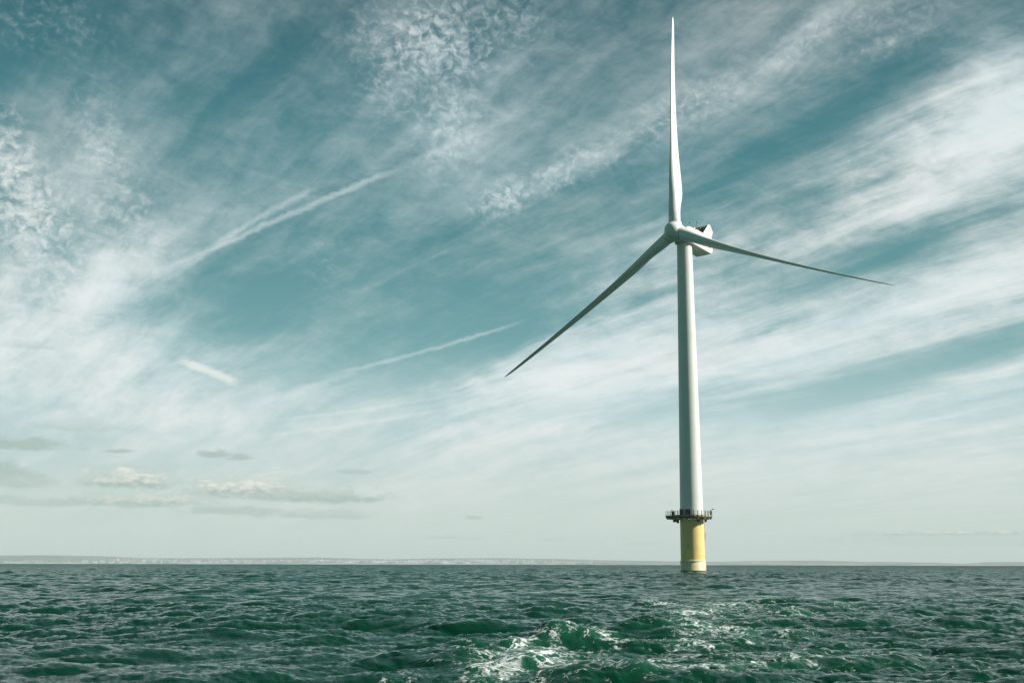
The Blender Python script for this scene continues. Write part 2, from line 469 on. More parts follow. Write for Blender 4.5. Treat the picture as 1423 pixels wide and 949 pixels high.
# churned water of a boat's wake: humps with sharp tops, each at its own place
for (cx, cy), (wx, wy), rot, hh, sharp in [
    ((-0.16, 24.92), (1.5, .62), 12, .26, 1.2), ((1.98, 24.98), (1.15, .65), -18, .36, 1.15), ((-0.97, 21.45), (1.3, .55), 8, .24, 1.1),
    ((2.08, 30.10), (.7, .4), 10, .20, 1.2), ((9.97, 41.29), (2.1, .9), -6, .26, 1.3), 
    ((3.47, 23.16), (1.2, .5), -10, .12, 1.2), ((0.72, 20.10), (.8, .4), -15, .14, 1.2), ((3.58, 31.38), (1.6, .6), 5, .12, 1.3),
    ((6.34, 35.04), (1.6, .8), -5, .14, 1.3)]:
    c, s = math.cos(R(rot)), math.sin(R(rot))
    u = ((x0 - cx) * c + (y0 - cy) * s) / wx; v = (-(x0 - cx) * s + (y0 - cy) * c) / wy
    near = np.abs(v) < 8
    H = H + 0.80 * hh * np.exp(-u * u) * np.exp(-np.abs(v) ** sharp) * (0.8 + 6 * hB)
    if r_wake(cx): spots.append((u, v, hh))
foam = np.zeros_like(H)
for cx, cy, wx, wy, k in [
    (0.38, 21.48, 1.47, 4.00, .72), (-0.33, 26.87, 0.60, 1.88, .75), (0.14, 24.93, 0.93, 2.85, .6), (2.20, 30.10, 0.56, 1.48, .9), (1.53, 28.42, 0.71, 2.11, .5), (2.17, 20.13, 1.00, 2.11, .75), (3.06, 19.28, 1.08, 0.96, .7), (3.99, 24.64, 1.07, 1.38, .70), (2.34, 26.04, 0.97, 2.21, .5),
    (6.57, 50.62, 1.01, 1.68, .85), (6.65, 44.08, 1.15, 1.91, .85), (6.75, 38.56, 0.96, 2.44, .75), (8.91, 49.13, 1.83, 4.80, .55), (9.08, 44.20, 1.65, 3.87, .50), (5.49, 31.44, 1.56, 4.60, .62), (9.72, 41.28, 1.28, 2.24, .55), (11.07, 55.45, 1.55, 3.04, .5),
    (6.67, 29.96, 1.30, 4.79, .45), (7.10, 25.13, 2.65, 6.53, .34), (23.32, 56.21, 0.63, 1.56, .8), (16.48, 62.54, 0.78, 2.58, .6), (14.28, 66.42, 0.41, 2.18, .7), (38.25, 221.00, 1.92, 8.11, .6), (-0.97, 22.87, 0.51, 0.68, .8), (5.05, 21.59, 1.07, 2.12, .42), (-1.75, 19.42, 0.72, 1.46, .3), (-0.13, 20.08, 0.87, 2.10, .8), (7.96, 45.45, 2.54, 8.40, .5), (3.88, 22.34, 2.22, 1.95, .38), (4.09, 27.24, 1.02, 2.92, .6), (4.47, 20.18, 1.50, 1.32, .45), (0.69, 23.09, 2.15, 6.27, .5), (6.92, 39.56, 2.70, 10.99, .34), (11.05, 35.23, 2.63, 8.56, .18), (13.14, 49.36, 2.15, 6.51, .35), (2.97, 26.06, 1.46, 4.54, .30),
    (45.67, 259.23, 4.83, 22.48, .3)]:
    foam = np.maximum(foam, k * np.exp(-((x0 - cx) / wx) ** 2 - ((y0 - cy) / wy) ** 2))
for u, v, hh in spots:
    foam = np.maximum(foam, min(0.8, hh * 2.1) * np.exp(-u * u * 1.2) * np.exp(-((v - .25) / .8) ** 2))
# crest whitening
crest = np.clip((hB * wB + 0.5 * hA * wA) / 0.10, -1, 2)
foam = foam * (0.85 + 0.22 * crest)
# water lapping the foundation
TX, TY = 40.2, 261.4
dT = np.hypot(x0 - TX, y0 - TY)
foam = np.maximum(foam, 0.85 * np.exp(-((dT - 2.9) / 0.9) ** 2))
zz = H - (RR ** 2) / (2 * EARTH)
co = np.stack([x0 - CH * DX, y0 - CH * DY, zz], -1).reshape(-1, 3).astype(np.float32)
centre = np.array([[0, 0, 0.0]], np.float32)
co = np.concatenate([co, centre])
ii, jj = np.meshgrid(np.arange(nr - 1), np.arange(na), indexing='ij')
jn = (jj + 1) % na
quads = np.stack([ii * na + jj, (ii + 1) * na + jj, (ii + 1) * na + jn, ii * na + jn], -1).reshape(-1, 4)[:, ::-1].astype(np.int32)
j = np.arange(na); tris = np.stack([np.full(na, nr * na), (j + 1) % na, j], -1).astype(np.int32)
me = bpy.data.meshes.new('sea')
me.vertices.add(len(co)); me.vertices.foreach_set('co', co.ravel())
nl = quads.size + tris.size
me.loops.add(nl); me.loops.foreach_set('vertex_index', np.concatenate([quads.ravel(), tris.ravel()]))
me.polygons.add(len(quads) + len(tris))
ls = np.concatenate([np.arange(len(quads)) * 4, quads.size + np.arange(len(tris)) * 3]).astype(np.int32)
me.polygons.foreach_set('loop_start', ls)
me.update(calc_edges=True)
me.shade_smooth()
at = me.attributes.new('foam', 'FLOAT', 'POINT'); at.data.foreach_set('value', np.concatenate([foam.ravel(), [0]]).astype(np.float32))
fr = np.clip(np.log(np.maximum(RR, 1) / 45.0) / np.log(1200 / 45.0), 0, 1)
at = me.attributes.new('spread', 'FLOAT', 'POINT'); at.data.foreach_set('value', np.concatenate([fr.ravel(), [0]]).astype(np.float32))
sea = bpy.data.objects.new('sea', me); COL.objects.link(sea)
tag(sea, 'choppy dark green sea with white foam in a boat wake', None, None, 'structure')

mt = bpy.data.materials.new('sea_water'); mt.use_nodes = True
g = G(mt.node_tree); b = g.n['Principled BSDF']
pos = g.n.new('ShaderNodeNewGeometry').outputs['Position']
fa = g.n.new('ShaderNodeAttribute'); fa.attribute_name = 'foam'
sp = g.n.new('ShaderNodeAttribute'); sp.attribute_name = 'spread'
wpos = g.vm('ADD', pos, g.vm('SCALE', g.vm('SUBTRACT', g.noise(pos, 1.6, 4, 0.6, col=True), (0.5, 0.5, 0.5)), 0.55))
nf = g.noise(wpos, 3.6, 10, 0.74)
rdg = g.noise(g.vm('ADD', wpos, (13.0, 4.0, 0.0)), 2.8, 4, 0.6, 0.6)
lace = g.ss(g.m('ABSOLUTE', g.sub(rdg, 0.5)), 0.0, 0.075, 1.0, 0.0)
ft = g.add(g.mul(nf, 1.22), g.mul(lace, 0.20))
ff = g.ss(g.sub(g.add(ft, g.mul(fa.outputs['Fac'], 0.46)), 0.91), 0.0, 0.26)
ff = g.mul(ff, g.ss(fa.outputs['Fac'], 0.03, 0.2))
deep = g.mix(g.ss(g.noise(pos, 0.02, 3), 0.35, 0.65), (0.0012, 0.029, 0.0145, 1), (0.0022, 0.040, 0.020, 1))
aer = g.mix(g.mul(g.ss(fa.outputs['Fac'], 0.1, 0.9), 0.55), deep, (0.03, 0.17, 0.10, 1))
g.put(b.inputs['Base Color'], g.mix(ff, aer, (0.72, 0.78, 0.75, 1)))
g.put(b.inputs['Roughness'], g.m('MAXIMUM', g.ss(sp.outputs['Fac'], 0.0, 1.0, 0.06, 0.22), g.mul(ff, 0.7)))
b.inputs['IOR'].default_value = 1.333; b.inputs['Specular IOR Level'].default_value = 0.42; b.inputs['Specular Tint'].default_value = (0.60, 0.93, 0.87, 1)
ripple = g.add(g.noise(g.vm('MULTIPLY', pos, (0.8, 2.0, 1.0)), 7.0, 5, 0.62, 0.3), g.mul(g.noise(g.vm('MULTIPLY', pos, (0.5, 1.8, 1.0)), 1.7, 4, 0.6, 0.4), 0.8))
bn = g.n.new('ShaderNodeBump'); bn.inputs['Distance'].default_value = 0.035; bn.inputs['Strength'].default_value = 0.75
g.put(bn.inputs['Height'], g.add(ripple, g.mul(ff, 0.9)))
g.put(b.inputs['Normal'], bn.outputs[0])
# far off the steep faces of small waves hide the mirror-like backs: more of the water's own colour shows
df = g.n.new('ShaderNodeBsdfDiffuse'); df.inputs['Color'].default_value = (0.006, 0.054, 0.041, 1); df.inputs['Roughness'].default_value = 1.0
mx = g.n.new('ShaderNodeMixShader'); g.put(mx.inputs[0], g.ss(sp.outputs['Fac'], 0.0, 1.0, 0.0, 0.60))
mt.node_tree.links.new(b.outputs[0], mx.inputs[1]); mt.node_tree.links.new(df.outputs[0], mx.inputs[2])
mt.node_tree.links.new(mx.outputs[0], g.n['Material Output'].inputs['Surface'])
me.materials.append(mt)

# ------------------------------------------------------------------ far coast
def coast_px(azd):
    return np.interp(azd, [-29.05, -23.44, -21.65, -19.2, -17.3, -14.07, -10.74, -9.38, -7.33, -5.95, -3.87, -0.38, 1.72, 4.85, 8.3, 10.0, 11.69, 14.67, 16.61, 19.77, 21.0, 21.97, 23.48, 28.48], [11, 11, 11.7, 10.6, 8.2, 8.6, 9.6, 9.8, 8.2, 7.2, 8.8, 9.6, 8.8, 6.6, 5, 4.6, 6.2, 6.8, 5.2, 4, 2.6, 5, 5, 6])


def nz(x, y, seed):
    """cheap smooth value noise"""
    s = 0
    rg = np.random.default_rng(seed)
    for o in range(5):
        for _ in range(3):
            a, ph = rg.uniform(0, 2 * np.pi, 2); f = 2.0 ** o
            s = s + np.sin((x * math.cos(a) + y * math.sin(a)) * f + ph) / f
    return s / 4.0


R0, RT = 14000.0, 19500.0


def ground_h(azd, r):
    top = (0.88 * coast_px(azd) / 1610.0 - 0.00075) * 19000 + 30
    t = np.clip((r - R0) / (18600 - R0), 0, 1.1)
    sh = 0.10 * np.minimum(t * 8, 1) + 0.90 * t ** 1.25
    x = r * np.sin(np.radians(azd)) / 1100.0; y = r * np.cos(np.radians(azd)) / 1100.0
    hill = 1 + 0.32 * nz(x, y, 5) * np.sin(np.clip(t, 0, 1) * np.pi)
    back = np.clip((r - 18600) / 3000.0, 0, 1)
    return np.maximum(2.0, top * sh * hill * (1 - 0.9 * back))


azs = np.radians(np.arange(-36, 36.01, 0.06)); rs = np.concatenate([[R0 - 30], np.arange(R0, 22500, 130.0)])
RG, AG = np.meshgrid(rs, azs, indexing='ij')
HG = ground_h(np.degrees(AG), RG); HG[0] = -8
ZG = HG - RG ** 2 / (2 * EARTH)
co = np.stack([RG * np.sin(AG), RG * np.cos(AG), ZG], -1).reshape(-1, 3)
n1, n2 = RG.shape
ii, jj = np.meshgrid(np.arange(n1 - 1), np.arange(n2 - 1), indexing='ij')
qd = np.stack([ii * n2 + jj, ii * n2 + jj + 1, (ii + 1) * n2 + jj + 1, (ii + 1) * n2 + jj], -1).reshape(-1, 4)
hills = mesh_obj('hills', co.tolist(), qd.tolist(), smooth=True)
tag(hills, 'low hazy chalk hills along the far coast', None, None, 'structure')
mt = bpy.data.materials.new('downland'); mt.use_nodes = True
g = G(mt.node_tree); b = g.n['Principled BSDF']
pos = g.n.new('ShaderNodeNewGeometry').outputs['Position']
fld = g.n.new('ShaderNodeTexVoronoi'); g.put(fld.inputs['Vector'], g.vm('MULTIPLY', pos, (1.0, 0.6, 1.0))); fld.inputs['Scale'].default_value = 0.0022
fc = g.ramp(g.sep(fld.outputs['Color'])[0], [(0.0, (0.025, 0.055, 0.035, 1)), (0.35, (0.045, 0.085, 0.045, 1)), (0.6, (0.085, 0.115, 0.065, 1)), (0.85, (0.22, 0.22, 0.15, 1)), (1.0, (0.06, 0.09, 0.04, 1))], 'CONSTANT')
wd = g.ss(g.noise(pos, 0.0016, 5, 0.6), 0.50, 0.58)
fc = g.mix(g.mul(wd, 0.8), fc, (0.035, 0.06, 0.03, 1))
g.put(b.inputs['Base Color'], fc); b.inputs['Roughness'].default_value = 0.95
hills.data.materials.append(mt)

# pale beach and low chalk cliff at the foot of the hills
vs, fs = [], []
ba = np.arange(-34, 34.01, 0.1)
hb = 5 + 5 * np.array([nz(a * 1.3, 0, 9) for a in ba])
for k, (a, hgt) in enumerate(zip(ba, hb)):
    a_ = R(a); d = Vector((math.sin(a_), math.cos(a_), 0)); z0 = -R0 ** 2 / (2 * EARTH)
    for rad, z in ((R0 - 160, -1.0), (R0 - 90, 4.0), (R0 - 70, 5 + max(2, hgt)), (R0 + 15, 6 + max(2, hgt))):
        p = d * rad; vs.append((p.x, p.y, z0 + z))
    if k:
        o_ = (k - 1) * 4
        for q_ in range(3): fs.append((o_ + q_, o_ + q_ + 4, o_ + q_ + 5, o_ + q_ + 1))
beach = mesh_obj('beach', vs, fs, material('chalk_and_shingle', (0.46, 0.48, 0.44), 0.9, var=0.35, vscale=0.004))
tag(beach, 'pale strip of beach and chalk cliff along the horizon', None, None, 'structure')

M_wall = [material('render_white', (0.78, 0.78, 0.74), 0.8, vscale=0.05), material('render_cream', (0.66, 0.62, 0.52), 0.8, vscale=0.05), material('brick_brown', (0.30, 0.20, 0.15), 0.9, vscale=0.05), material('render_grey', (0.45, 0.46, 0.45), 0.8, vscale=0.05)]
M_roof = material('slate_roof', (0.16, 0.15, 0.15), 0.8)
M_pane = material('window_bands', (0.05, 0.07, 0.08), 0.2)


def at_coast(azd, r):
    a = R(azd); z = float(ground_h(np.array([azd]), np.array([r]))[0]) - r * r / (2 * EARTH)
    return Vector((r * math.sin(a), r * math.cos(a), z))


def building_parts(w, d, hgt, gable):
    """walls with window bands let into them, and a roof"""
    wb = bmesh.new(); n = max(1, int(hgt / 4.5)); fh = hgt / n
    box(wb, (0, 0, hgt / 2 - 4), X, Y, Z, w - .6, d - .6, hgt + 8)
    for k in range(n):
        box(wb, (0, 0, (k + 0.13) * fh), X, Y, Z, w, d, fh * 0.42)
    pb = bmesh.new()
    for k in range(n):
        box(pb, (0, 0, (k + 0.56) * fh), X, Y, Z, w - .3, d - .3, fh * 0.40)
    rb = bmesh.new()
    if gable:
        v = [rb.verts.new(c) for c in ((-w / 2 - .4, -d / 2 - .4, hgt + .05), (w / 2 + .4, -d / 2 - .4, hgt + .05), (w / 2 + .4, d / 2 + .4, hgt + .05), (-w / 2 - .4, d / 2 + .4, hgt + .05), (-w / 2, 0, hgt + 4), (w / 2, 0, hgt + 4))]
        for f in ((0, 1, 5, 4), (2, 3, 4, 5), (0, 4, 3), (1, 2, 5), (3, 2, 1, 0)): rb.faces.new([v[i] for i in f])
    else:
        box(rb, (0, 0, hgt + .35), X, Y, Z, w + .4, d + .4, .6)
        box(rb, (w * .12, 0, hgt + 1.9), X, Y, Z, w * .22, d * .4, 2.4)
    return wb, pb, rb


def building(azd, r, w, d, hgt, mat, label, group=None, gable=False):
    p = at_coast(azd, r)
    e = bpy.data.objects.new('town_building', None); COL.objects.link(e)
    e.location = p; e.rotation_euler = (0, 0, -R(azd) + random.uniform(-.15, .15))
    tag(e, label, 'building', group)
    wb, pb, rb = building_parts(w, d, hgt, gable)
    bm_obj('wall', wb, mat, e); bm_obj('window', pb, M_pane, e); bm_obj('roof', rb, M_roof if gable else mat, e)
    return e


GRP = 'buildings of the far seaside town'
SAME = 'pale building in the hazy seaside town on the far shore'
# the ones that stand out
for (a, _), w, hgt, lab in [
    ((-5.92, 0.22), 26, 62, 'tall thin white tower block on the far shore, tallest of the distant town'),
    ((-5.30, 0.19), 70, 38, 'broad white block on the far shore just right of the tallest tower'),
    ((-1.50, 0.06), 150, 26, 'long low white building on the far shore standing alone right of the town'),
    ((-9.29, 0.21), 60, 46, 'white slab block on the far shore in the densest part of the town'),
    ((-8.09, 0.11), 110, 30, 'wide white seafront block on the far shore left of the tallest tower'),
    ((-22.85, -0.02), 170, 18, 'long low white shed near the left end of the far shore')]:
    building(a, 14120, w, 30, hgt, M_wall[0], lab)
for k in range(6): pass
rnd = random.Random(3)
protos = {}
dens = [(-23.45, 0.04, -19.51, 0.05, 14), (-19.51, 0.05, -13.08, 0.07, 34), (-13.08, 0.07, -8.36, 0.08, 92), (-8.36, 0.08, -3.52, 0.09, 62), (-3.52, 0.09, 1.72, 0.10, 26), (1.72, 0.10, 7.96, 0.11, 12)]
for DENS_A, DENS_B, n in [(d_[0], d_[2], d_[4]) for d_ in dens]:
    for k in range(n):
        kind = rnd.randrange(10)
        azd = rnd.uniform(DENS_A, DENS_B); r = 14060 + rnd.random() ** 2 * 700
        if kind not in protos:
            w = rnd.choice([16, 24, 34, 50, 70]); hgt = rnd.choice([9, 12, 15, 18, 24, 32])
            e = building(azd, r, w, 18, hgt, M_wall[[0, 0, 1, 3, 0, 1, 0, 0, 3, 1][kind]], SAME, GRP, gable=kind % 2 == 0)
            protos[kind] = e
        else:
            src = protos[kind]; e = src.copy(); COL.objects.link(e)
            e.location = at_coast(azd, r); e.rotation_euler = (0, 0, -R(azd) + rnd.uniform(-.3, .3))
            s_ = rnd.uniform(.8, 1.3); e.scale = (s_, s_, rnd.uniform(.8, 1.3))
            for ch in list(src.children):
                c_ = ch.copy(); COL.objects.link(c_); c_.parent = e
# the mass of small houses up the slopes behind
hb_ = bmesh.new()
for k in range(1500):
    azd = rnd.choice([rnd.gauss(-8.5, 3.2), rnd.gauss(-6.0, 2.0), rnd.gauss(-3, 3), rnd.uniform(-20, 4)]); r = 14300 + rnd.random() ** 1.5 * 2300
    p = at_coast(azd, r); rot = -R(azd) + rnd.uniform(-.6, .6); cx_, sx_ = Vector((math.cos(rot), math.sin(rot), 0)), Vector((-math.sin(rot), math.cos(rot), 0))
    w = rnd.uniform(10, 34); hgt = rnd.uniform(7, 12)
    box(hb_, p + Z * (hgt / 2 - 2), cx_, sx_, Z, w, 10, hgt + 4)
    a = [hb_.verts.new(p + cx_ * (sx__ * w / 2) + sx_ * (sy__ * 5.3) + Z * (hgt + .03)) for sx__, sy__ in ((-1, -1), (1, -1), (1, 1), (-1, 1))]
    t1, t2 = hb_.verts.new(p - cx_ * w / 2 + Z * (hgt + 3)), hb_.verts.new(p + cx_ * w / 2 + Z * (hgt + 3))
    for f in ((a[0], a[1], t2, t1), (a[2], a[3], t1, t2), (a[0], t1, a[3]), (a[1], a[2], t2)): hb_.faces.new(f)
town = bm_obj('town', hb_, material('house_fronts', (0.52, 0.50, 0.45), 0.85, var=0.5, vscale=0.01))
tag(town, 'mass of small hazy houses climbing the slopes behind the seafront', 'houses', None, 'stuff')

# ------------------------------------------------------------------ wind turbine
BASE = Vector((TX, TY, 0))
root = bpy.data.objects.new('wind_turbine', None); COL.objects.link(root); root.location = BASE
root.empty_display_size = 5
tag(root, 'white three-bladed wind turbine on a yellow foundation standing in the sea', 'wind turbine')

# foundation
bm = bmesh.new()
lathe(bm, [(2.64, 2.55), (2.63, 6.0), (2.60, 11.55)], 96)
bm_obj('foundation', bm, M_yellow, root, True, 40)
bm = bmesh.new()
lathe(bm, [(2.76, -6), (2.76, 2.25), (2.70, 2.33)], 96)
spl = bm_obj('splash_collar', bm, M_pale, root, True, 40)
bm = bmesh.new()
lathe(bm, [(2.80, 2.332), (2.84, 2.36), (2.84, 2.50), (2.80, 2.54)], 96)
bm_obj('flange', bm, material('flange_cream', (0.80, 0.74, 0.55), 0.5), root, True, 40)
bm = bmesh.new(); lathe(bm, [(2.79, -5), (2.79, 0.30), (2.775, 0.42)], 96)
bm_obj('waterline_band', bm, M_algae, root, True, 40)

# tower: five cans with slim weld seams
bm = bmesh.new()
z0, z1, ra, rb_ = 12.12, 75.2, 2.58, 1.72
prof = []
for k in range(0, 25):
    t = k / 24; z = z0 + (z1 - z0) * t; r_ = ra + (rb_ - ra) * t
    prof += [(r_, z), ]
lathe(bm, prof, 96)
bm_obj('tower', bm, M_white, root, True, 30)
for t in (.30, .64):
    z = z0 + (z1 - z0) * t; r_ = ra + (rb_ - ra) * t
    bm = bmesh.new(); lathe(bm, [(r_ + .004, z - .06), (r_ + .02, z - .04), (r_ + .02, z + .04), (r_ + .002, z + .06)], 96)
    bm_obj('flange_ring', bm, M_white, root, True, 30)
bm = bmesh.new(); lathe(bm, [(1.80, 75.201), (1.80, 75.75)], 64); bm_obj('yaw_ring', bm, M_black, root, True, 30)
# door facing away to the left
vw = Vector((TX, TY, 0)).normalized(); sd_ = Vector((vw.y, -vw.x, 0))     # away from the sea side / to its right

# work platform
plat = None
PZ = 11.85
def rim(th, r=4.45): return Vector((math.cos(th) * r, math.sin(th) * r, 0))
lay_dir = (-sd_ * 0.90 + vw * 0.43).normalized(); th_l = math.atan2(lay_dir.y, lay_dir.x)
def rad_at(th):
    d = abs((th - th_l + math.pi) % (2 * math.pi) - math.pi)
    if d < R(31): return min(5.7, 5.2 / math.cos(d))
    return 4.45
NS = 144
ths = [2 * math.pi * k / NS for k in range(NS)]
bm = bmesh.new()
outer_t = [bm.verts.new(rim(t, rad_at(t)) + Z * (PZ + .26)) for t in ths]; outer_b = [bm.verts.new(rim(t, rad_at(t)) + Z * PZ) for t in ths]
in_t = [bm.verts.new(rim(t, 2.66) + Z * (PZ + .26)) for t in ths]; in_b = [bm.verts.new(rim(t, 2.66) + Z * PZ) for t in ths]
for k in range(NS):
    n = (k + 1) % NS
    bm.faces.new((outer_t[k], outer_t[n], in_t[n], in_t[k])); bm.faces.new((outer_b[n], outer_b[k], in_b[k], in_b[n]))
    bm.faces.new((outer_b[k], outer_b[n], outer_t[n], outer_t[k])); bm.faces.new((in_b[n], in_b[k], in_t[k], in_t[n]))
plat = bm_obj('work_platform', bm, M_dark, root)
# radial beams beneath, yellow
bm = bmesh.new()
for k in range(16):
    t = 2 * math.pi * (k + .5) / 16; d = rim(t, 1); s = Vector((-d.y, d.x, 0)); L = rad_at(t) - 0.1
    bm = bmesh.new(); box(bm, d * ((2.62 + L) / 2) + Z * (PZ - .16), d, s, Z, L - 2.62, .14, .30)
    bm_obj('support_beam', bm, M_yellow, plat)
bm = bmesh.new()
for t, ln in ((math.atan2((-vw * .8 + sd_ * .45).y, (-vw * .8 + sd_ * .45).x), .75), (math.atan2((-sd_).y, (-sd_).x), 1.0), (math.atan2(sd_.y, sd_.x), .7)):
    d = rim(t, 1); s = Vector((-d.y, d.x, 0)); bm = bmesh.new()
    box(bm, d * 3.05 + Z * (PZ - .32 - ln * .4), d, s, Z, .5, .34, ln * .8, .03)
    bm_obj('bracket', bm, M_dark, plat)
bm = bmesh.new(); box(bm, -sd_ * 3.7 - vw * .6 + Z * (PZ - .62), sd_, vw, Z, .9, .8, .6, .04); bm_obj('cable_box', bm, M_steel, plat)
# kickboard, rails and posts
bm = bmesh.new()
loop = lambda z, ins=.06: [rim(t, rad_at(t) - ins) + Z * z for t in ths]
for z, r_ in ((PZ + 1.44, .035), (PZ + .95, .025)): tube(bm, loop(z), r_, 6, True)
rail = bm_obj('railing', bm, M_steel, plat)
bm = bmesh.new()
for k in range(NS):
    a_, b_ = rim(ths[k], rad_at(ths[k]) - .01), rim(ths[(k + 1) % NS], rad_at(ths[(k + 1) % NS]) - .01)
    d = (b_ - a_); L = d.length; d = d.normalized(); s = Vector((-d.y, d.x, 0))
    box(bm, (a_ + b_) / 2 + Z * (PZ + .44), d, s, Z, L, .03, .36)
bm_obj('kickboard', bm, material('kickboard_paint', (0.42, 0.38, 0.20), .6), plat)
pm_ = bmesh.new(); box(pm_, (.17, 0, .50), X, Y, Z, .07, .15, 1.56); box(pm_, (.09, 0, .03), X, Y, Z, .18, .24, .06)
post = bm_obj('post', pm_, M_dark, plat)
NP = 30
for k in range(NP):
    t = 2 * math.pi * k / NP + .05
    o = post if k == 0 else post.copy()
    if k: COL.objects.link(o)
    o.parent = plat; o.location = rim(t, rad_at(t) - .14) + Z * (PZ + .261); o.rotation_euler = (0, 0, t)
# cabinets on the near left of the deck
for off, w in ((-2.15, .95), (-.78, 1.25)):
    c = sd_ * off - vw * math.sqrt(max(.1, 3.75 ** 2 - off ** 2))
    bm = bmesh.new(); box(bm, c + Z * (PZ + .26 + .82), sd_, vw, Z, w, .6, 1.64, .04)
    cb = bm_obj('cabinet', bm, material('cabinet_grey', (0.10, 0.12, 0.10), .5, var=.3, vscale=4), plat)
    bm = bmesh.new()
    for sgn in (-1, 1): box(bm, c - vw * .32 + sd_ * (sgn * w * .24) + Z * (PZ + .26 + .85), sd_, vw, Z, w * .40, .04, 1.3, .01)
    bm_obj('cabinet_door', bm, M_dark, cb)
# small davit and lamp on the right, stack of gear on the left
bm = bmesh.new()
p = sd_ * 4.2 - vw * .9
tube(bm, [p + Z * (PZ + .26), p + Z * (PZ + 1.7), p + sd_ * .35 + Z * (PZ + 1.85)], .07)
box(bm, p + sd_ * .5 + Z * (PZ + 1.88), sd_, vw, Z, .34, .25, .22, .03)
bm_obj('lantern', bm, M_dark, plat)
bm = bmesh.new()
p = -sd_ * 4.1 - vw * 1.2
box(bm, p + Z * (PZ + .26 + .6), sd_, vw, Z, .55, .5, 1.2, .05)
tube(bm, [p + sd_ * .0 + Z * (PZ + 1.4), p + Z * (PZ + 1.75), p - sd_ * .5 + Z * (PZ + 1.7)], .06)
bm_obj('winch', bm, M_dark, plat)
# identification plate, ladder on the far right flank
bm = bmesh.new()
for s in (-.25, .25): tube(bm, [sd_ * 2.85 + vw * (0.7 + s) + Z * -1, sd_ * 2.85 + vw * (0.7 + s) + Z * PZ], .05)
for k in range(36): tube(bm, [sd_ * 2.85 + vw * .45 + Z * (.3 * k + .8), sd_ * 2.85 + vw * .95 + Z * (.3 * k + .8)], .022, 6)
bm_obj('ladder', bm, M_yellow, root)
bm = bmesh.new(); box(bm, sd_ * 2.86 + vw * .1 + Z * 7.9, sd_, vw, Z, .2, .5, 1.5, .04); bm_obj('anode_box', bm, M_yellow, root)
bm = bmesh.new(); c = (-vw * .93 - sd_ * .37).normalized(); box(bm, c * 2.66 + Z * 5.6, Vector((-c.y, c.x, 0)), c, Z, .22, .1, .22, .02); bm_obj('lifting_lug', bm, M_dark, root)

# rotor frame
PSI, TILT, CONE, AL = R(42), R(7), R(2), R(-4.25)
HUB = Vector((37.59, 258.0, 77.09)) - BASE
bh = Vector((-math.sin(PSI), -math.cos(PSI), 0))
ax = bh * math.cos(TILT) + Z * math.sin(TILT)                 # points upwind
rt = Vector((math.cos(PSI), -math.sin(PSI), 0))
up = ax.cross(rt)
if up.z < 0: up = -up

# spinner and hub
bm = bmesh.new()
prof = [(0.02, 2.75), (0.45, 2.72), (0.95, 2.58), (1.4, 2.28), (1.75, 1.85), (1.98, 1.3), (2.10, .6), (2.14, -.2), (2.12, -1.0), (2.02, -1.75), (1.90, -2.05)]
mt_ = frame(HUB, rt, up, ax)
if Matrix((rt, up, ax)).determinant() < 0: mt_ = frame(HUB, -rt, up, ax)
lathe(bm, prof, 64, mt_)
hubo = bm_obj('hub', bm, M_blade, root, True, 40)
dirs = []
for k in range(3):
    t = AL + k * 2 * math.pi / 3
    d = rt * math.sin(t) + up * math.cos(t); cw = rt * math.cos(t) - up * math.sin(t)
    dirs.append((d, -cw))
    bm = bmesh.new()
    lathe(bm, [(1.62, .9), (1.56, 1.9), (1.50, 2.28), (1.40, 2.36)], 48, frame(HUB, cw, ax, d) if Matrix((cw, ax, d)).determinant() > 0 else frame(HUB, -cw, ax, d))
    bm_obj('blade_collar', bm, M_blade, hubo, True, 40)
    bm = bmesh.new()
    lathe(bm, [(1.44, 2.30), (1.44, 2.46)], 48, frame(HUB, cw, ax, d) if Matrix((cw, ax, d)).determinant() > 0 else frame(HUB, -cw, ax, d))
    bm_obj('root_seal', bm, M_steel, hubo, True, 40)

# blades
devs = [Vector((1.49, -.51, .58)), Vector((2.87, -1.41, 1.79)), Vector((-1.20, -.20, 1.19))]
RB = 56.0
S = [0.040, .055, .08, .11, .15, .18, .22, .28, .35, .45, .55, .65, .75, .85, .92, .965, .99, 1.0]
CHD = [2.72, 2.72, 2.82, 3.15, 3.70, 3.95, 3.95, 3.60, 3.10, 2.56, 2.14, 1.80, 1.48, 1.20, .98, .74, .42, .10]
THK = [1.0, 1.0, .92, .76, .58, .48, .41, .34, .29, .25, .23, .21, .20, .18, .17, .16, .16, .2]
TWI = [15, 15, 15, 15, 14.5, 14, 12.5, 10.5, 8.5, 6, 4.4, 3, 2, 1, .4, 0, 0, 0]
NSEC = 40
PITCH = R(0)
def section(c, th):
    """closed section, x from nose (-) to tail (+), y thickness; round when th is 1"""
    out = []
    w = min(1, max(0, (th - .45) / .5)); w = w * w * (3 - 2 * w)
    for k in range(NSEC):
        a = 2 * math.pi * k / NSEC
        cx = math.cos(a); cyy = math.sin(a)
        xr, yr = cx * .5, cyy * .5 * th
        xn = (1 + cx) / 2                                       # 0 nose 1 tail
        yt = 5 * th * (.2969 * math.sqrt(max(xn, 0)) - .126 * xn - .3516 * xn ** 2 + .2843 * xn ** 3 - .1015 * xn ** 4)
        xa = xn - .32; ya = math.copysign(yt, cyy) * (1.0 if cyy > 0 else .75) + 0.02 * math.sin(math.pi * xn)
        out.append(((xr * w + xa * (1 - w)) * c, (yr * w + ya * (1 - w)) * c))
    return out
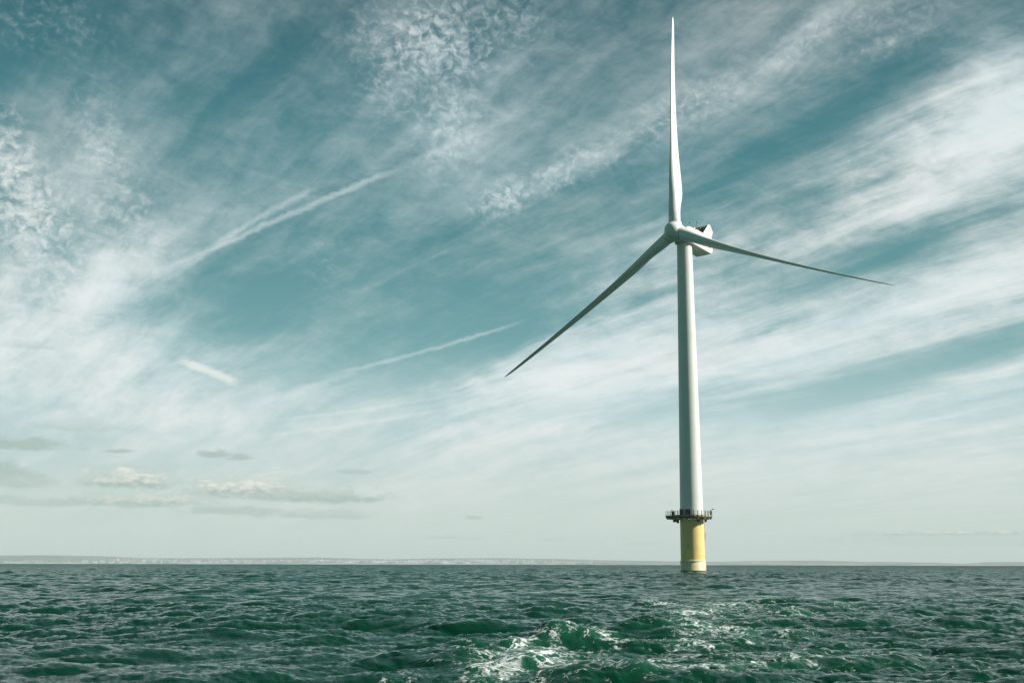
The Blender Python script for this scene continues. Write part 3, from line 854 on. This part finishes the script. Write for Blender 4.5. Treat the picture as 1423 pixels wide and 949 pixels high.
for k, (d, ccw) in enumerate(dirs):
    dd = (d * math.cos(CONE) + ax * math.sin(CONE))
    rings = []; bm = bmesh.new(); NI = 90
    for i in range(NI + 1):
        u = i / NI; s = S[0] + (1 - S[0]) * (1 - (1 - u) ** 1.15)
        c_, t_, w_ = (float(np.interp(s, S, v)) for v in (CHD, THK, TWI))
        ctr = HUB + dd * (RB * s) + devs[k] * (s ** 2)
        tan = (dd * RB + devs[k] * 2 * s).normalized()
        th = R(w_) + PITCH
        le = ax * math.cos(th) + ccw * math.sin(th); le = (le - tan * le.dot(tan)).normalized()
        tk = tan.cross(le)
        rings.append([bm.verts.new(ctr - le * x_ + tk * y_) for x_, y_ in section(c_, t_)])
    for a_, b_ in zip(rings, rings[1:]):
        for q_ in range(NSEC): bm.faces.new((a_[q_], a_[(q_ + 1) % NSEC], b_[(q_ + 1) % NSEC], b_[q_]))
    bm.faces.new(rings[0][::-1]); bm.faces.new(rings[-1])
    bl = bm_obj('blade', bm, M_blade, root, True, 50)
    # three small dark fittings on the face turned to the sea side
    for s in (.19, .35, .545):
        c_, t_, w_ = (float(np.interp(s, S, v)) for v in (CHD, THK, TWI))
        ctr = HUB + dd * (RB * s) + devs[k] * (s ** 2); tan = (dd * RB + devs[k] * 2 * s).normalized()
        th = R(w_) + PITCH; le = ax * math.cos(th) + ccw * math.sin(th); le = (le - tan * le.dot(tan)).normalized(); tk = tan.cross(le)
        side = 1 if tk.dot(-vw) > 0 else -1
        pts = section(c_, t_); best = min(pts, key=lambda p_: abs(p_[0] - .26 * c_) + (0 if p_[1] * side > 0 else 9))
        bm = bmesh.new(); box(bm, ctr - le * best[0] + tk * best[1], le, tk, tan, .30, .12, .42, .04)
        bm_obj('lightning_receptor', bm, M_steel, bl)

# nacelle: long box with chamfered lower edges, sloped tail; in a frame tipped with the rotor shaft
nb = -(bh * math.cos(R(5)) + Z * math.sin(R(5)))              # backwards
nu = nb.cross(rt); nu = nu if nu.z > 0 else -nu
def N(b_, s_, u_): return HUB + nb * b_ + rt * s_ + nu * u_
def loft(name, secs, mat, parent, bevel=.08):
    bm = bmesh.new(); rs_ = [[bm.verts.new(N(b_, s_, u_)) for s_, u_ in sec] for b_, sec in secs]
    n = len(rs_[0])
    for a_, c_ in zip(rs_, rs_[1:]):
        for q_ in range(n): bm.faces.new((a_[q_], a_[(q_ + 1) % n], c_[(q_ + 1) % n], c_[q_]))
    bm.faces.new(rs_[0][::-1]); bm.faces.new(rs_[-1])
    if bevel: bmesh.ops.bevel(bm, geom=list(bm.edges), offset=bevel, segments=2, affect='EDGES', profile=.6)
    return bm_obj(name, bm, mat, parent, True, 35)
def sec(w, t, b_, ch=.18, ct=.15):
    return [(-w + ch, -b_), (w - ch, -b_), (w, -b_ + ch), (w, t - ct), (w - ct, t), (-w + ct, t), (-w, t - ct), (-w, -b_ + ch)]
nac = loft('nacelle', [(2.15, sec(1.65, 1.5, 1.7)), (3.0, sec(1.98, 1.9, 1.95)), (6, sec(2.05, 2.0, 2.1)), (12.1, sec(2.05, 2.0, 2.3)), (12.9, sec(1.98, 1.5, 1.75))], M_nac, root, .03)
bm = bmesh.new(); lathe(bm, [(1.55, -2.06), (1.55, -2.7)], 48, mt_); bm_obj('shaft_cover', bm, M_black, root, True, 40)
# cooler on the roof: two side cheeks, radiator between, leaning back
ck = [(8.7, 2.0), (12.4, 2.0), (12.8, 3.4), (11.7, 4.8), (10.8, 4.8)]
cool = None
for s_ in (1.85, -2.0):
    bm = bmesh.new()
    a_ = [bm.verts.new(N(b_, s_, u_ + .01)) for b_, u_ in ck]; c_ = [bm.verts.new(N(b_, s_ + .15, u_ + .01)) for b_, u_ in ck]
    bm.faces.new(a_[::-1]); bm.faces.new(c_)
    for q_ in range(5): bm.faces.new((a_[q_], a_[(q_ + 1) % 5], c_[(q_ + 1) % 5], c_[q_]))
    bm_obj('cooler_cheek', bm, M_nac, nac)
bm = bmesh.new()
vs_ = [N(9.1, -1.84, 2.02), N(9.1, 1.84, 2.02), N(10.95, 1.84, 4.65), N(10.95, -1.84, 4.65)]
f_ = [bm.verts.new(v) for v in vs_]; k_ = [bm.verts.new(v + nb * .5) for v in vs_]
bm.faces.new(f_); bm.faces.new(k_[::-1])
for q_ in range(4): bm.faces.new((f_[q_], f_[(q_ + 1) % 4], k_[(q_ + 1) % 4], k_[q_]))
rad = bm_obj('radiator', bm, M_black, nac)
bm = bmesh.new()
for q_ in range(1, 4):
    s_ = -1.84 + 3.68 * q_ / 4; a_, c_ = N(9.05, s_, 2.05), N(10.9, s_, 4.65); tube(bm, [a_ - nb * .06, c_ - nb * .06], .05, 6)
for q_ in (.33, .66):
    p_ = N(9.05 + 1.85 * q_, 0, 2.05 + 2.6 * q_) - nb * .12; tube(bm, [p_ - rt * 1.8, p_ + rt * 1.8], .04, 6)
bm_obj('radiator_frame', bm, M_steel, rad)
bm = bmesh.new()
box(bm, N(10.1, -.4, 3.3) - nb * .45, rt, nb, nu, .9, .5, .6, .05); bm_obj('fan_housing', bm, material('fan_red_brown', (.20, .10, .09), .6), rad)
bm = bmesh.new()
for b_, s_, h_ in ((7.0, -.8, 2.5), (8.3, .4, 2.9), (5.2, .9, 1.2)): tube(bm, [N(b_, s_, 2.0), N(b_, s_, 2.0 + h_)], .03, 6)
for b_, s_, h_ in ((7.0, -.8, 2.5), (8.3, .4, 2.9)): box(bm, N(b_, s_, 2.0 + h_), rt, nb, nu, .22, .22, .16, .02)
bm_obj('instrument_mast', bm, M_dark, nac)
bm = bmesh.new(); lathe(bm, [(.16, 0), (.16, .3), (.1, .36)], 20, frame(N(6.3, 1.2, 2.0), rt, nb, nu)); bm_obj('warning_lamp', bm, M_red, nac)
bm = bmesh.new()
box(bm, N(7.6, 0, -2.14), rt, nb, nu, 1.4, 2.2, .06, .02); bm_obj('service_hatch', bm, M_nac, nac)
bm = bmesh.new(); box(bm, N(5.2, 2.03, .2), rt, nb, nu, .03, .04, 3.3); box(bm, N(9.0, 2.03, .2), rt, nb, nu, .03, .04, 3.3); bm_obj('panel_seam', bm, M_steel, nac)

# ------------------------------------------------------------------ haze
bm = bmesh.new(); box(bm, (0, 0, 85), X, Y, Z, 60200, 60200, 330)
mt = bpy.data.materials.new('thin_sea_haze'); mt.use_nodes = True
g = G(mt.node_tree); g.n.remove(g.n['Principled BSDF'])
pv = g.n.new('ShaderNodeVolumePrincipled'); pv.inputs['Color'].default_value = (0.88, 0.985, 1.0, 1); pv.inputs['Density'].default_value = 5.5e-5
mt.node_tree.links.new(pv.outputs[0], g.n['Material Output'].inputs['Volume'])
hz = bm_obj('haze', bm, mt)
tag(hz, 'thin pale haze over the sea and the far coast', None, None, 'stuff')
